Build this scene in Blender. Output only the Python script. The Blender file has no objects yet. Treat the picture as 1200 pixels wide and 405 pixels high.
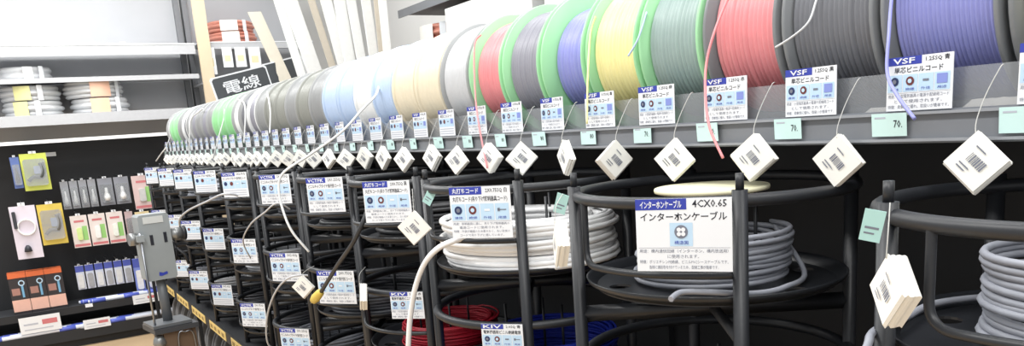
import bpy, bmesh, math, random
from mathutils import Matrix, Vector
random.seed(7)
R = math.radians
H = 1.40                      # eye height: every thing below is laid out from eye level and lifted by H at the end
scene = bpy.context.scene
C = scene.collection

# ------------------------------------------------------------------ camera, world, lights, exposure
cd = bpy.data.cameras.new('camera'); cam = bpy.data.objects.new('camera', cd); C.objects.link(cam)
cam.rotation_euler = Matrix(((0.845973, 0.168103, -0.506034), (-0.528496, 0.138222, -0.837608), (-0.070859, 0.976031, 0.205774))).to_euler()
cam.location = (0, 0, H)
cd.sensor_width = 36; cd.lens = 27.8148; cd.shift_y = 0.11458; cd.clip_start = 0.02
scene.camera = cam

w = bpy.data.worlds.new('world'); scene.world = w; w.use_nodes = True
bgn = w.node_tree.nodes['Background']; bgn.inputs[0].default_value = (0.97, 0.985, 1.0, 1); bgn.inputs[1].default_value = 0.62
vs = scene.view_settings
vs.view_transform = 'Standard'; vs.look = 'None'; vs.gamma = 1; vs.use_curve_mapping = False; vs.exposure = 0.25

def area(loc, sx, sy, power):
    l = bpy.data.lights.new('unseen_overhead_light', 'AREA'); l.shape = 'RECTANGLE'; l.size = sx; l.size_y = sy; l.energy = power
    l.color = (1.0, 0.99, 0.97)
    o = bpy.data.objects.new('unseen_overhead_light', l); C.objects.link(o); o.location = loc
for yy in (-0.6, 1.4, 3.4, 5.4):
    area((-0.55, yy, H + 1.75), 0.3, 1.5, 34)
    area((1.05, yy, H + 1.75), 0.3, 1.5, 15)  # added row over the reels to brighten their tops; no fittings built
    area((2.4, yy, H + 1.75), 0.3, 1.5, 8)
area((0.4, 6.1, H + 1.7), 1.8, 0.3, 24)  # added light by the end shelving, put in to brighten its upper shelves

# ------------------------------------------------------------------ materials
def lin(c):
    return tuple((v / 255 / 12.92) if v / 255 <= 0.04045 else ((v / 255 + 0.055) / 1.055) ** 2.4 for v in c)
MATS = {}
def mat(name, col, rough=0.5, metal=0.0, var=0.06, scale=40.0, bump=0.0):
    if name in MATS: return MATS[name]
    m = bpy.data.materials.new(name); m.use_nodes = True
    nt = m.node_tree; b = nt.nodes['Principled BSDF']
    c = lin(col)
    tc = nt.nodes.new('ShaderNodeTexCoord'); nz = nt.nodes.new('ShaderNodeTexNoise')
    nz.inputs['Scale'].default_value = scale; nz.inputs['Detail'].default_value = 3
    nt.links.new(tc.outputs['Object'], nz.inputs['Vector'])
    mx = nt.nodes.new('ShaderNodeMix'); mx.data_type = 'RGBA'
    mx.inputs[6].default_value = tuple(max(0, v * (1 - var)) for v in c) + (1,)
    mx.inputs[7].default_value = tuple(min(1, v * (1 + var)) for v in c) + (1,)
    nt.links.new(nz.outputs['Fac'], mx.inputs[0]); nt.links.new(mx.outputs[2], b.inputs['Base Color'])
    b.inputs['Roughness'].default_value = rough; b.inputs['Metallic'].default_value = metal
    if bump:
        bp = nt.nodes.new('ShaderNodeBump'); bp.inputs['Strength'].default_value = bump; bp.inputs['Distance'].default_value = 0.002
        nt.links.new(nz.outputs['Fac'], bp.inputs['Height']); nt.links.new(bp.outputs['Normal'], b.inputs['Normal'])
    MATS[name] = m
    return m
def clear_plastic(name, col, alpha):
    if name in MATS: return MATS[name]
    m = bpy.data.materials.new(name); m.use_nodes = True; nt = m.node_tree
    out = nt.nodes['Material Output']; nt.nodes.remove(nt.nodes['Principled BSDF'])
    t = nt.nodes.new('ShaderNodeBsdfTransparent'); g = nt.nodes.new('ShaderNodeBsdfGlossy'); d = nt.nodes.new('ShaderNodeBsdfDiffuse')
    g.inputs['Roughness'].default_value = 0.12; d.inputs['Color'].default_value = lin(col) + (1,)
    a = nt.nodes.new('ShaderNodeMixShader'); a.inputs[0].default_value = 0.45
    nt.links.new(d.outputs[0], a.inputs[1]); nt.links.new(g.outputs[0], a.inputs[2])
    x = nt.nodes.new('ShaderNodeMixShader'); x.inputs[0].default_value = alpha
    nt.links.new(t.outputs[0], x.inputs[1]); nt.links.new(a.outputs[0], x.inputs[2])
    nt.links.new(x.outputs[0], out.inputs['Surface'])
    MATS[name] = m
    return m

BLACKP = mat('black_powdercoat', (37, 39, 43), 0.42, var=0.15, scale=220, bump=0.05)
DISCM = mat('black_turntable', (34, 36, 40), 0.36, var=0.15, scale=60)
PANEL = mat('black_panel', (34, 36, 40), 0.6, var=0.1, scale=8)
DECK = mat('dark_steel_shelf', (64, 66, 70), 0.5, var=0.1, scale=12)
LIPM = mat('grey_shelf_lip', (122, 125, 130), 0.35, var=0.08, scale=12)
RIDGE = mat('light_lip_ridge', (150, 153, 158), 0.3, var=0.05)
WHITE = mat('white_card', (234, 237, 241), 0.5, var=0.02)
PAPER = mat('white_paper', (246, 245, 238), 0.75, var=0.03)
CREAMP = mat('cream_paper', (232, 226, 205), 0.8, var=0.05)
BLUEH = mat('blue_print', (52, 66, 168), 0.5, var=0.03)
INK = mat('black_print', (32, 34, 44), 0.55, var=0.02)
GREYINK = mat('grey_print', (120, 124, 138), 0.55, var=0.02)
PALEB = mat('pale_blue_print', (190, 218, 240), 0.5, var=0.06, scale=60)
NAVY = mat('navy_print', (38, 52, 96), 0.5)
BROWN = mat('brown_print', (110, 52, 50), 0.5)
CYANT = mat('pale_cyan_tag', (206, 236, 232), 0.55, var=0.03)
STRING = mat('string', (196, 196, 192), 0.7)
STEEL = mat('steel', (150, 153, 158), 0.3, metal=0.9, var=0.05)
CLEAR = clear_plastic('clear_acrylic', (225, 230, 236), 0.2)
BLISTER = clear_plastic('blister_plastic', (220, 226, 232), 0.38)
WRAP = clear_plastic('shrink_wrap', (235, 238, 240), 0.4)

# ------------------------------------------------------------------ mesh builder
class MB:
    def __init__(s): s.v = []; s.f = []; s.sm = []
    def add(s, vs_, fs, smooth=False):
        o = len(s.v); s.v += [tuple(p) for p in vs_]
        for f in fs: s.f.append(tuple(i + o for i in f)); s.sm.append(smooth)
        return s
    def box(s, x0, x1, y0, y1, z0, z1):
        return s.add([(x0,y0,z0),(x1,y0,z0),(x1,y1,z0),(x0,y1,z0),(x0,y0,z1),(x1,y0,z1),(x1,y1,z1),(x0,y1,z1)],
                     [(0,3,2,1),(4,5,6,7),(0,1,5,4),(1,2,6,5),(2,3,7,6),(3,0,4,7)])
    def rbox(s, x0, x1, y0, y1, z0, z1, r=0.004):       # box with chamfered vertical+horizontal edges in the x-z outline
        pts = [(x0+r,z0),(x1-r,z0),(x1,z0+r),(x1,z1-r),(x1-r,z1),(x0+r,z1),(x0,z1-r),(x0,z0+r)]
        n = 8
        vs_ = [(x, y0, z) for x, z in pts] + [(x, y1, z) for x, z in pts]
        fs = [tuple(range(n)), tuple(range(2*n-1, n-1, -1))] + [(i+n, (i+1) % n + n, (i+1) % n, i) for i in range(n)]
        return s.add(vs_, [tuple(f) for f in fs])
    def tube(s, pts, r, n=8, closed=False, flat=1.0):
        pts = [Vector(p) for p in pts]; m = len(pts); vs_ = []
        up = None
        for i, p in enumerate(pts):
            a = pts[(i - 1) % m] if (closed or i > 0) else p
            b = pts[(i + 1) % m] if (closed or i < m - 1) else p
            t = (b - a)
            if t.length < 1e-9: t = Vector((0, 0, 1))
            t.normalize()
            if up is None:
                ref = Vector((0, 0, 1)) if abs(t.z) < 0.9 else Vector((1, 0, 0))
                up = (ref - t * ref.dot(t)).normalized()
            else:
                up = up - t * up.dot(t)
                up = up.normalized() if up.length > 1e-6 else Vector((1, 0, 0))
            side = t.cross(up)
            rr = r[i] if isinstance(r, (list, tuple)) else r
            for k in range(n):
                an = 2 * math.pi * k / n
                vs_.append(p + (side * math.cos(an) + up * math.sin(an) * flat) * rr)
        fs = []
        for i in range(m if closed else m - 1):
            j = (i + 1) % m
            for k in range(n):
                l = (k + 1) % n
                fs.append((i*n+k, i*n+l, j*n+l, j*n+k))
        s.add(vs_, fs, True)
        if not closed:
            o = len(s.v) - m * n
            s.f.append(tuple(o + k for k in range(n))[::-1]); s.sm.append(False)
            s.f.append(tuple(o + (m-1)*n + k for k in range(n))); s.sm.append(False)
        return s
    def cyl(s, p0, p1, r, n=12): return s.tube([p0, p1], r, n)
    def lathe(s, prof, n=40, axis='z', o=(0, 0, 0), smooth=True, close=False):
        vs_ = []; m = len(prof)
        for k in range(n):
            a = 2 * math.pi * k / n
            for r, h in prof:
                if axis == 'z': p = (o[0] + r*math.cos(a), o[1] + r*math.sin(a), o[2] + h)
                elif axis == 'y': p = (o[0] + r*math.sin(a), o[1] + h, o[2] + r*math.cos(a))
                else: p = (o[0] + h, o[1] + r*math.cos(a), o[2] + r*math.sin(a))
                vs_.append(p)
        fs = []
        for k in range(n):
            l = (k + 1) % n
            for i in range(m if close else m - 1):
                j = (i + 1) % m
                fs.append((k*m+i, l*m+i, l*m+j, k*m+j))
        return s.add(vs_, fs, smooth)
    def mesh(s, name, material=None):
        me = bpy.data.meshes.new(name); me.from_pydata(s.v, [], s.f)
        me.polygons.foreach_set('use_smooth', s.sm)
        if material: me.materials.append(material)
        me.update(); return me

def fixn(me):
    bm = bmesh.new(); bm.from_mesh(me); bmesh.ops.recalc_face_normals(bm, faces=bm.faces[:]); bm.to_mesh(me); bm.free(); return me
def ob(name, me, parent=None, loc=(0, 0, 0), rot=(0, 0, 0), material=None):
    o = bpy.data.objects.new(name, me); C.objects.link(o)
    o.location = loc; o.rotation_euler = rot; o.parent = parent
    if material is not None:
        if not me.materials: me.materials.append(material)
        o.material_slots[0].link = 'OBJECT'; o.material_slots[0].material = material
    return o
def thing(name, label, cat, loc=(0, 0, 0), rot=(0, 0, 0), group=None):
    o = bpy.data.objects.new(name, None); C.objects.link(o); o.empty_display_size = 0.05
    o.location = loc; o.rotation_euler = rot; tag(o, label, cat, group); return o
def tag(o, label, cat, group=None):
    o['label'] = label; o['category'] = cat
    if group: o['group'] = group
    return o
def struct(name, mb, m):
    o = ob(name, mb.mesh(name, m)); o['kind'] = 'structure'; return o
ONES = ['', 'first','second','third','fourth','fifth','sixth','seventh','eighth','ninth','tenth','eleventh','twelfth','thirteenth',
        'fourteenth','fifteenth','sixteenth','seventeenth','eighteenth','nineteenth']
def nth(n):
    if n < 20: return ONES[n]
    t, u = divmod(n, 10); tens = {2: ('twentieth', 'twenty'), 3: ('thirtieth', 'thirty'), 4: ('fortieth', 'forty')}[t]
    return tens[0] if u == 0 else tens[1] + '-' + ONES[u]

TXT = {}
def text_mesh(body, x0, z0, x1, z1, y, bold=0.0, lines=None):
    """flat lettering filling the box x0..x1, z0..z1 on the plane y (front towards -y)"""
    key = (body, bold)
    if key not in TXT:
        c = bpy.data.curves.new('lettering', 'FONT'); c.body = body; c.resolution_u = 1; c.offset = bold
        o = bpy.data.objects.new('lettering', c); C.objects.link(o); bpy.context.view_layer.update()
        me = bpy.data.meshes.new_from_object(o.evaluated_get(bpy.context.evaluated_depsgraph_get()))
        TXT[key] = ([v.co.copy() for v in me.vertices], [tuple(p.vertices) for p in me.polygons])
        bpy.data.objects.remove(o); bpy.data.meshes.remove(me); bpy.data.curves.remove(c)
    V, F = TXT[key]
    a0 = min(v.x for v in V); a1 = max(v.x for v in V); b0 = min(v.y for v in V); b1 = max(v.y for v in V)
    vs_ = [(x0 + (v.x-a0)/(a1-a0)*(x1-x0), y, z0 + (v.y-b0)/(b1-b0)*(z1-z0)) for v in V]
    return vs_, F

# ------------------------------------------------------------------ the setting
FZ = -H
struct('floor', MB().box(-3, 4, -2.5, 9, FZ - 0.1, FZ), mat('floor_vinyl', (206, 178, 142), 0.35, var=0.18, scale=3))
struct('wall_back', MB().box(-3, 4, 7.6, 7.7, FZ, FZ + 3.4), mat('wall_paint', (222, 222, 220), 0.8, var=0.02, scale=4))
struct('wall_right', MB().box(3.0, 3.1, -2.5, 7.6, FZ, FZ + 3.4), MATS['wall_paint'])

# ------------------------------------------------------------------ the reel shelf (gondola)
Y0, Y1 = -0.35, 6.02
g = thing('reel_shelf', 'long black steel shelf carrying the row of wire reels above the racks', 'shelf', (1.1, Y0, FZ))
L = Y1 - Y0
def gp(name, x0, x1, y0, y1, z0, z1, m): return ob(name, MB().box(x0-1.1, x1-1.1, y0-Y0, y1-Y0, z0-FZ, z1-FZ).mesh(name, m), g)
gp('deck', 0.905, 1.30, Y0, Y1, -0.05, -0.036, DECK)
gp('back_panel', 1.30, 1.32, Y0, Y1, FZ + 0.06, -0.036, PANEL)
gp('base_panel', 1.285, 1.30, Y0, Y1, FZ, FZ + 0.08, PANEL)
lip = gp('shelf_lip', 0.897, 0.905, Y0, Y1, -0.056, -0.018, LIPM)
for z in (-0.0215, -0.052):
    ob('lip_ridge', MB().box(-0.209, -0.203, 0, L, z-0.0016-FZ, z+0.0016-FZ).mesh('lip_ridge', RIDGE), lip)
y = Y0
while y < Y1 - 0.01:
    e = min(y + 0.9, Y1)
    gp('guard_panel', 0.9065, 0.909, y + 0.002, e - 0.002, -0.036, 0.026, CLEAR); y = e
ob('axle', MB().cyl((-0.04, 0, 0.11-FZ), (-0.04, L, 0.11-FZ), 0.012, 12).mesh('axle', STEEL), g)
for yy in (Y0 + 0.03, 1.79, 3.86, Y1 - 0.03):
    if yy > 1 and yy < 5: continue
    ob('axle_bracket', MB().box(-0.06, -0.02, yy-Y0-0.004, yy-Y0+0.004, -0.036-FZ, 0.13-FZ).mesh('axle_bracket', DECK), g)
for yy in (0.2, 1.4, 2.6, 3.8, 5.0):
    gp('upright', 1.283, 1.30, yy, yy + 0.04, FZ + 0.08, -0.05, PANEL)

# ------------------------------------------------------------------ wire reels on the axle
RF = 0.14; HW = 0.066
def flange_mesh():
    p = [(0.016, -0.0025), (0.05, -0.0035), (0.055, -0.0015), (0.118, -0.0015), (0.124, -0.003), (RF-0.002, -0.003), (RF, 0.0), (RF-0.002, 0.003), (0.016, 0.003)]
    return fixn(MB().lathe(p, 56, 'y', close=True).mesh('flange'))
FLM = flange_mesh()
def winding_mesh(rw, rows, jitter, seed):
    rnd = random.Random(seed); p = [(0.03, -HW + 0.004)]
    step = 2 * (HW - 0.005) / rows
    for i in range(rows):
        y0 = -HW + 0.005 + i * step; dr = rnd.uniform(-jitter, 0)
        for t in (0.06, 0.3, 0.5, 0.7, 0.94):
            p.append((rw + dr + 0.45 * step * (math.sin(math.pi * t) - 1), y0 + t * step))
    p.append((0.03, HW - 0.004))
    return fixn(MB().lathe(p, 56, 'y').mesh('winding'))
WIND = {}
def winding(rw, rows, jit):
    k = (rw, rows, jit)
    if k not in WIND: WIND[k] = winding_mesh(rw, rows, jit, len(WIND))
    return WIND[k]
HAZED_COL = dict(red=(236,150,154), black=(118,120,126), blue=(150,154,216), yellow=(248,238,172), darkgreen=(156,176,172), darkgrey=(150,150,160), grey=(150,152,153),
           palegrey=(206,208,210), cream=(234,224,200), lightblue=(190,210,238), white=(238,240,240), green=(150,218,152), olive=(148,150,144))  # winding colours paled: white haze is mixed into them
HAZED_FCOL = dict(green=(166, 224, 172), black=(132, 135, 138), same=None, white=(214, 217, 217), grey=(164, 166, 167))  # flanges carry the same painted-in haze
# (wire colour word, winding colour, flange kind, winding radius, rows)
REELS = [                       # the nearest stands outside the frame
 ('yellow','yellow','black',0.118,14),('yellow','yellow','black',0.118,14),('blue','blue','black',0.122,22),('black','black','black',0.126,16),('red','red','black',0.122,14),
 ('dark green','darkgreen','green',0.124,14),('yellow','yellow','green',0.125,13),('blue','blue','green',0.108,11),('grey','darkgrey','green',0.124,13),('red','red','green',0.122,13),
 ('pale grey','palegrey','grey',0.132,18),('cream','cream','same',0.134,24),('cream','cream','same',0.134,24),('light blue','lightblue','same',0.134,24),
 ('white','white','same',0.134,22),('light blue','lightblue','same',0.134,22),('light blue','lightblue','same',0.134,22),('grey','grey','same',0.134,22),
 ('olive grey','olive','same',0.134,22),('grey','grey','grey',0.132,20),('olive grey','olive','same',0.132,20),('olive grey','olive','same',0.132,20),('grey','grey','grey',0.132,20),
 ('dark grey','darkgrey','white',0.128,16),('black','black','grey',0.13,16),('white','white','grey',0.13,16),
 ('green','green','green',0.134,18),('green','green','green',0.134,18),('green','green','green',0.134,18),('grey','grey','grey',0.132,16),('dark grey','darkgrey','grey',0.132,16),
 ('grey','grey','grey',0.132,16),('dark grey','darkgrey','grey',0.132,16),('pale grey','palegrey','grey',0.13,16),('black','black','white',0.126,16),('grey','grey','grey',0.13,16),('green','green','green',0.13,16),
 ('green','green','green',0.13,16),('pale grey','palegrey','grey',0.13,16)]
FW = dict(green='green', black='black', white='white', grey='grey')
reels = []
for i, (word, ck, fk, rw, rows) in enumerate(REELS):
    k = i - 1; yk = 0.547 + 0.1475 * k
    if i == 0: yk = 0.547 - 0.295
    if i == 1: yk = 0.547 - 0.1475
    if i >= 2: yk = 0.547 + 0.1475 * (i - 2)
    wm = mat('wire_' + ck, HAZED_COL[ck], 0.38, var=0.07, scale=50)
    fm = mat('flange_' + (fk if fk != 'same' else ck), HAZED_FCOL[fk] or HAZED_COL[ck], 0.4, var=0.04, scale=15)
    fl = 'matching' if fk == 'same' else FW[fk]
    if i == 0: continue
    r = thing('wire_reel', f'{word} wire reel with {fl} flanges, {nth(i)} reel from the camera', 'wire reel', (1.06, yk, 0.11), (0, random.uniform(0, 6.2), 0), 'wire reels on the shelf')
    ob('flange', FLM, r, (0, -HW, 0), (0, 0, 0), fm); ob('flange', FLM, r, (0, HW, 0), (0, 0, math.pi), fm)
    ob('winding', winding(rw, rows, 0.0025 if rows < 18 else 0.001), r, material=wm)
    reels.append((r, yk))
LAST = len(reels)

def smooth_path(pts, per=8):
    P = [Vector(p) for p in pts]; out = []
    for i in range(len(P) - 1):
        a = P[max(i-1, 0)]; b = P[i]; c = P[i+1]; d = P[min(i+2, len(P)-1)]
        for j in range(per):
            t = j / per
            out.append(0.5 * ((2*b) + (c - a)*t + (2*a - 5*b + 4*c - d)*t*t + (3*b - a - 3*c + d)*t**3))
    out.append(P[-1]); return out
def loose_end(idx, pts, rad, m):
    r = reels[idx][0]; inv = Matrix.LocRotScale(r.location, r.rotation_euler, None).inverted()
    q = [inv @ p for p in smooth_path(pts)]
    ob('loose_end', MB().tube(q, rad, 8).mesh('loose_end', m), r)
W = lambda k: MATS['wire_' + k]
loose_end(1, [(0.94, 0.602, 0.16), (0.925, 0.602, 0.122), (0.9, 0.589, 0.071), (0.885, 0.58, 0.027), (0.87, 0.557, 0.0), (0.86, 0.529, -0.027)], 0.0021, W('blue'))
loose_end(3, [(0.95, 0.855, 0.19), (0.925, 0.859, 0.159), (0.9, 0.864, 0.112), (0.885, 0.868, 0.065), (0.87, 0.856, 0.016), (0.86, 0.839, -0.027), (0.855, 0.81, -0.069)], 0.002, W('red'))
loose_end(8, [(0.94, 1.61, 0.2), (0.92, 1.609, 0.174), (0.89, 1.569, 0.069), (0.87, 1.527, -0.005), (0.86, 1.489, -0.09)], 0.002, W('red'))
loose_end(5, [(0.945, 1.2, 0.18), (0.93, 1.198, 0.149), (0.9, 1.173, 0.072), (0.88, 1.156, -0.01)], 0.0018, W('yellow'))
loose_end(2, [(0.935, 0.71, 0.14), (0.93, 0.713, 0.13), (0.915, 0.713, 0.103), (0.905, 0.729, 0.087), (0.9, 0.755, 0.075)], 0.0016, W('palegrey'))
loose_end(4, [(0.935, 1.05, 0.165), (0.91, 1.045, 0.122), (0.9, 1.06, 0.096)], 0.0016, W('lightblue'))
loose_end(29, [(0.935, 4.7, 0.2), (0.93, 4.764, 0.19), (0.9, 4.887, 0.151), (0.88, 4.924, 0.033), (0.87, 4.95, -0.06)], 0.0035, W('white'))
loose_end(26, [(0.935, 4.19, 0.17), (0.92, 4.17, 0.12), (0.88, 4.185, 0.019), (0.86, 4.245, -0.063)], 0.0032, W('white'))
loose_end(20, [(0.94, 3.4, 0.2), (0.915, 3.3, 0.12), (0.89, 3.26, 0.03)], 0.003, W('white'))
loose_end(22, [(0.94, 3.9, 0.2), (0.92, 3.72, 0.17), (0.9, 3.66, 0.1), (0.88, 3.66, 0.0)], 0.003, W('white'))
loose_end(36, [(0.94, 5.8, 0.12), (0.9, 5.86, 0.02), (0.87, 5.95, -0.03), (0.85, 6.1, -0.08)], 0.004, W('white'))
loose_end(11, [(0.93, 2.20, 0.13), (0.9, 2.159, 0.104), (0.86, 2.166, 0.069), (0.8, 2.194, 0.01), (0.72, 2.25, -0.046), (0.645, 2.28, -0.092), (0.63, 2.29, -0.14), (0.632, 2.28, -0.20), (0.645, 2.26, -0.26), (0.68, 2.24, -0.32)], 0.0036, W('white'))

# ------------------------------------------------------------------ printed product signs
def flat(x0, x1, z0, z1, y): return [(x0,y,z0),(x1,y,z0),(x1,y,z1),(x0,y,z1)], [(0,1,2,3)]
def disc(cx, cz, r, y, n=20): return [(cx+r*math.cos(2*math.pi*i/n), y, cz+r*math.sin(2*math.pi*i/n)) for i in range(n)], [tuple(range(n))]
SIGNS = {}
def sign_parts(kind, w, h, code, detail):
    key = (kind, w, h, code, detail)
    if key in SIGNS: return SIGNS[key]
    head = {'ic': 'インターホンケーブル', 'maru': '丸打ちコード', 'vctfk': 'VCTFK', 'vsf': 'VSF', 'kiv': 'KIV'}[kind]
    title = {'ic': 'インターホンケーブル', 'maru': '丸打ちコード(吊り下げ照明器具コード)', 'vctfk': 'ビニルキャブタイヤ長円形コード', 'vsf': '単芯ビニルコード', 'kiv': '電気機器用ビニル絶縁電線'}[kind]
    notes = {'ic': ['用途：構内通信回線（インターホン、構内放送用）', 'に使用されます。', '特徴：ポリエチレンPE絶縁、ビニルPVCシースケーブルです。', '各線に識別色を付けているため、配線工事が簡単です。'],
             'maru': ['用途：照明器具に適し、吊り下げ照明器具の', '電源コードに使用されます。', '特徴：外装が編組のため柔らかく、丸い形状の', 'コードで吊り下げに適しています。']}.get(kind,
             ['用途：小型電気器具の電源や配線用コード', 'として使用されます。', '特徴：柔軟性に優れ、取扱いが簡単です。'])
    f = lambda u, v: ((u - 0.5) * w, v * h)
    P = []                                                   # (name, mesh, parent index or None)
    def put(name, mb_list, m, par=None):
        mb = MB()
        for vs_, fs in mb_list: mb.add(vs_, fs)
        P.append((name, mb.mesh(name, m), par)); return len(P) - 1
    y1, y2, y3 = -0.0013, -0.0018, -0.0023
    P.append(('board', MB().box(-w/2, w/2, -0.001, 0.0, 0, h).mesh('board', WHITE), None))
    x0, z0 = f(0.0, 0.85); x1, z1 = f(0.54, 1.0)
    hd = put('header_band', [flat(x0, x1, z0, z1, y1)], BLUEH)
    (a, b), (c, d) = f(0.05 if kind != 'vsf' else 0.1, 0.872), f(0.49 if kind != 'vsf' else 0.44, 0.978)
    put('header_lettering', [text_mesh(head, a, b, c, d, y2, 0.02)], WHITE, hd)
    (a, b), (c, d) = f(0.60, 0.875), f(0.95, 0.975)
    put('code_lettering', [text_mesh(code, a, b, c, d, y1, 0.01)], INK)
    (a, b), (c, d) = f(0.05 if kind != 'vsf' else 0.12, 0.70), f(0.95 if kind != 'vsf' else 0.86, 0.815)
    put('title_lettering', [text_mesh(title, a, b, c, d, y1, 0.012)], INK)
    if kind == 'ic':
        boxes = [(0.36, 0.60)]
    else:
        boxes = [(0.02 + 0.24*i, 0.245 + 0.24*i) for i in range(4)]
    for i, (u0, u1) in enumerate(boxes):
        (a, b), (c, d) = f(u0, 0.35), f(u1, 0.67)
        ip = put('icon_panel', [flat(a, c, b, d, y1)], PALEB)
        cx = (a + c) / 2; cz = b + (d - b) * 0.62; rr = (d - b) * 0.26
        if kind == 'ic':
            put('icon_mark', [disc(cx, cz, rr*1.1, y2, 24)], GREYINK, ip)
            put('icon_mark', [disc(cx + rr*0.5*math.cos(q*math.pi/2+0.78), cz + rr*0.5*math.sin(q*math.pi/2+0.78), rr*0.36, y3, 12) for q in range(4)], WHITE, ip)
        elif i < 2:
            put('icon_mark', [disc(cx, cz, rr, y2)], NAVY if i == 0 else BROWN, ip)
            if detail: put('icon_centre', [disc(cx, cz, rr*0.5, y3, 12)], PALEB if i else GREYINK, ip)
        elif i == 2:
            put('icon_mark', [flat(cx - rr*0.7, cx + rr*0.7, cz - rr*0.25, cz + rr*0.25, y2)], GREYINK if kind in ('vsf', 'kiv') else WHITE, ip)
        else:
            if kind == 'vsf': put('icon_mark', [flat(cx - rr*1.2, cx + rr*1.2, cz - rr, cz + rr*1.1, y2)], mat('soft_blue_print', (132, 146, 214), 0.5), ip)
            else: put('icon_mark', [flat(cx - rr*1.1, cx + rr*1.1, cz - rr*0.12, cz + rr*0.12, y2), flat(cx - rr*1.1, cx - rr*0.5, cz - rr*0.4, cz + rr*0.4, y2)], GREYINK, ip)
        if detail:
            put('icon_caption', [text_mesh('構造図' if kind == 'ic' else ('導体', '絶縁', '外径', '用途')[i], a + (c-a)*0.2, b + (d-b)*0.08, c - (c-a)*0.2, b + (d-b)*0.24, y2)], BLUEH, ip)
    if detail:
        n = len(notes); tm = []
        for i, t in enumerate(notes):
            zt = 0.31 - i * (0.30 / n); zb = zt - 0.21 / n
            ind = 0.0 if i in (0, 2) else (0.3 if kind == 'ic' and i == 1 else 0.1)
            (a, b), (c, d) = f(0.03 + ind, zb), f(0.96 - ind, zt)
            tm.append(text_mesh(t, a, b, c, d, y1))
        put('note_lettering', tm, GREYINK)
        a, b = f(0.02, 0.325); c, d = f(0.98, 0.329)
        put('rule_line', [flat(a, c, b, d, y1)], GREYINK)
        a, b = f(0.0, 0.845); c, d = f(1.0, 0.85)
    else:
        tm = []
        for i in range(3):
            (a, b), (c, d) = f(0.05, 0.25 - 0.09*i), f(0.93, 0.285 - 0.09*i)
            tm.append(flat(a, c, b, d, y1))
        put('note_lettering', tm, mat('faint_print', (186, 190, 202), 0.6))
    SIGNS[key] = P
    return P
def place_sign(name, label, loc, facing, kind, w, h, code, detail, group, tilt=0.0):
    t = thing(name, label, 'sign', loc, (tilt, 0, R(facing + 90)), group)
    made = []
    for nm, me, par in sign_parts(kind, w, h, code, detail):
        made.append(ob(nm, me, t if par is None else made[par]))
    return t

# small signs, price tags and paper pads along the reel shelf
def tag_meshes(num):
    w_, h_ = 0.044, 0.027
    a = MB().box(-w_/2, w_/2, -0.0006, 0, 0, h_).mesh('card', CYANT)
    b = MB(); b.add(*text_mesh(num, 0.006, 0.010, 0.0165, 0.019, -0.0009, 0.01)); b = b.mesh('price_lettering', INK)
    c = MB().add(*flat(-0.018, -0.004, 0.021, 0.023, -0.0009)).mesh('small_print', mat('faint_print', (186, 190, 202), 0.6))
    return a, b, c
TAGM = {n: tag_meshes(n) for n in ('70.', '80')}
def pad_meshes(seed):
    rnd = random.Random(seed); s = 0.0245; T = rnd.choice((0.010, 0.013, 0.017)); n = 7
    vs_ = []
    for i in range(n + 1):
        y_ = T * i / n; dx = rnd.uniform(-0.0012, 0.0012); dz = rnd.uniform(-0.0012, 0.0012) - 0.0015 * i / n
        sh = rnd.uniform(0.95, 1.0)
        for (a, b) in ((1, 0), (0, 1), (-1, 0), (0, -1)):
            vs_.append((a * s * 1.32 * sh + dx, y_, (b - 1) * s * 1.36 * sh + dz))
    fs = [(3, 2, 1, 0), tuple(n*4 + i for i in range(4))]
    for i in range(n):
        for k in range(4):
            l = (k + 1) % 4; fs.append((i*4+k, i*4+l, (i+1)*4+l, (i+1)*4+k))
    blk = fixn(MB().add(vs_, fs).mesh('paper_block', PAPER))
    pr = MB(); cz = -s * 1.36; yy = -0.0014; d = math.sqrt(0.5)
    def rot(u, v): return (u * d + v * d, yy, cz - u * d + v * d)
    x = -0.009
    while x < 0.010:
        bw = rnd.choice((0.0007, 0.0012, 0.0018))
        pr.add([rot(x, -0.004), rot(x + bw, -0.004), rot(x + bw, 0.006), rot(x, 0.006)], [(0, 1, 2, 3)]); x += bw + rnd.choice((0.0007, 0.0011))
    for v in (0.012, -0.010, -0.014):
        pr.add([rot(-0.012, v), rot(-0.012 + rnd.uniform(0.008, 0.02), v), rot(-0.012 + 0.012, v + 0.0014), rot(-0.012, v + 0.0014)], [(0, 1, 2, 3)])
    return blk, pr.mesh('barcode_print', GREYINK)
PADM = [pad_meshes(40 + i) for i in range(5)]
def paper_pad(label, loc, yaw, variant, string_to, group):
    """loc: the hanging corner; string_to: list of points (relative to loc, unrotated) the string runs through"""
    t = thing('paper_pad', label, 'paper pad', loc, (0, 0, 0), group)
    blk, pr = PADM[variant % 5]
    rot = (random.uniform(-0.12, 0.05), random.uniform(-0.12, 0.12), R(yaw))
    b = ob('paper_block', blk, t, (0, 0, 0), rot); ob('barcode_print', pr, b)
    ob('string', MB().tube(smooth_path([(0, 0.002, -0.004)] + string_to, 5), 0.0006, 5).mesh('string', STRING), t)
    return t
KINDS = ['1.25SQ 黄', '1.25SQ 青', '1.25SQ 黒', '1.25SQ 赤', '1.25SQ 緑', '0.75SQ 黄', '0.75SQ 青', '0.75SQ 黒', '0.75SQ 赤']
ends = 'from the camera'
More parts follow.
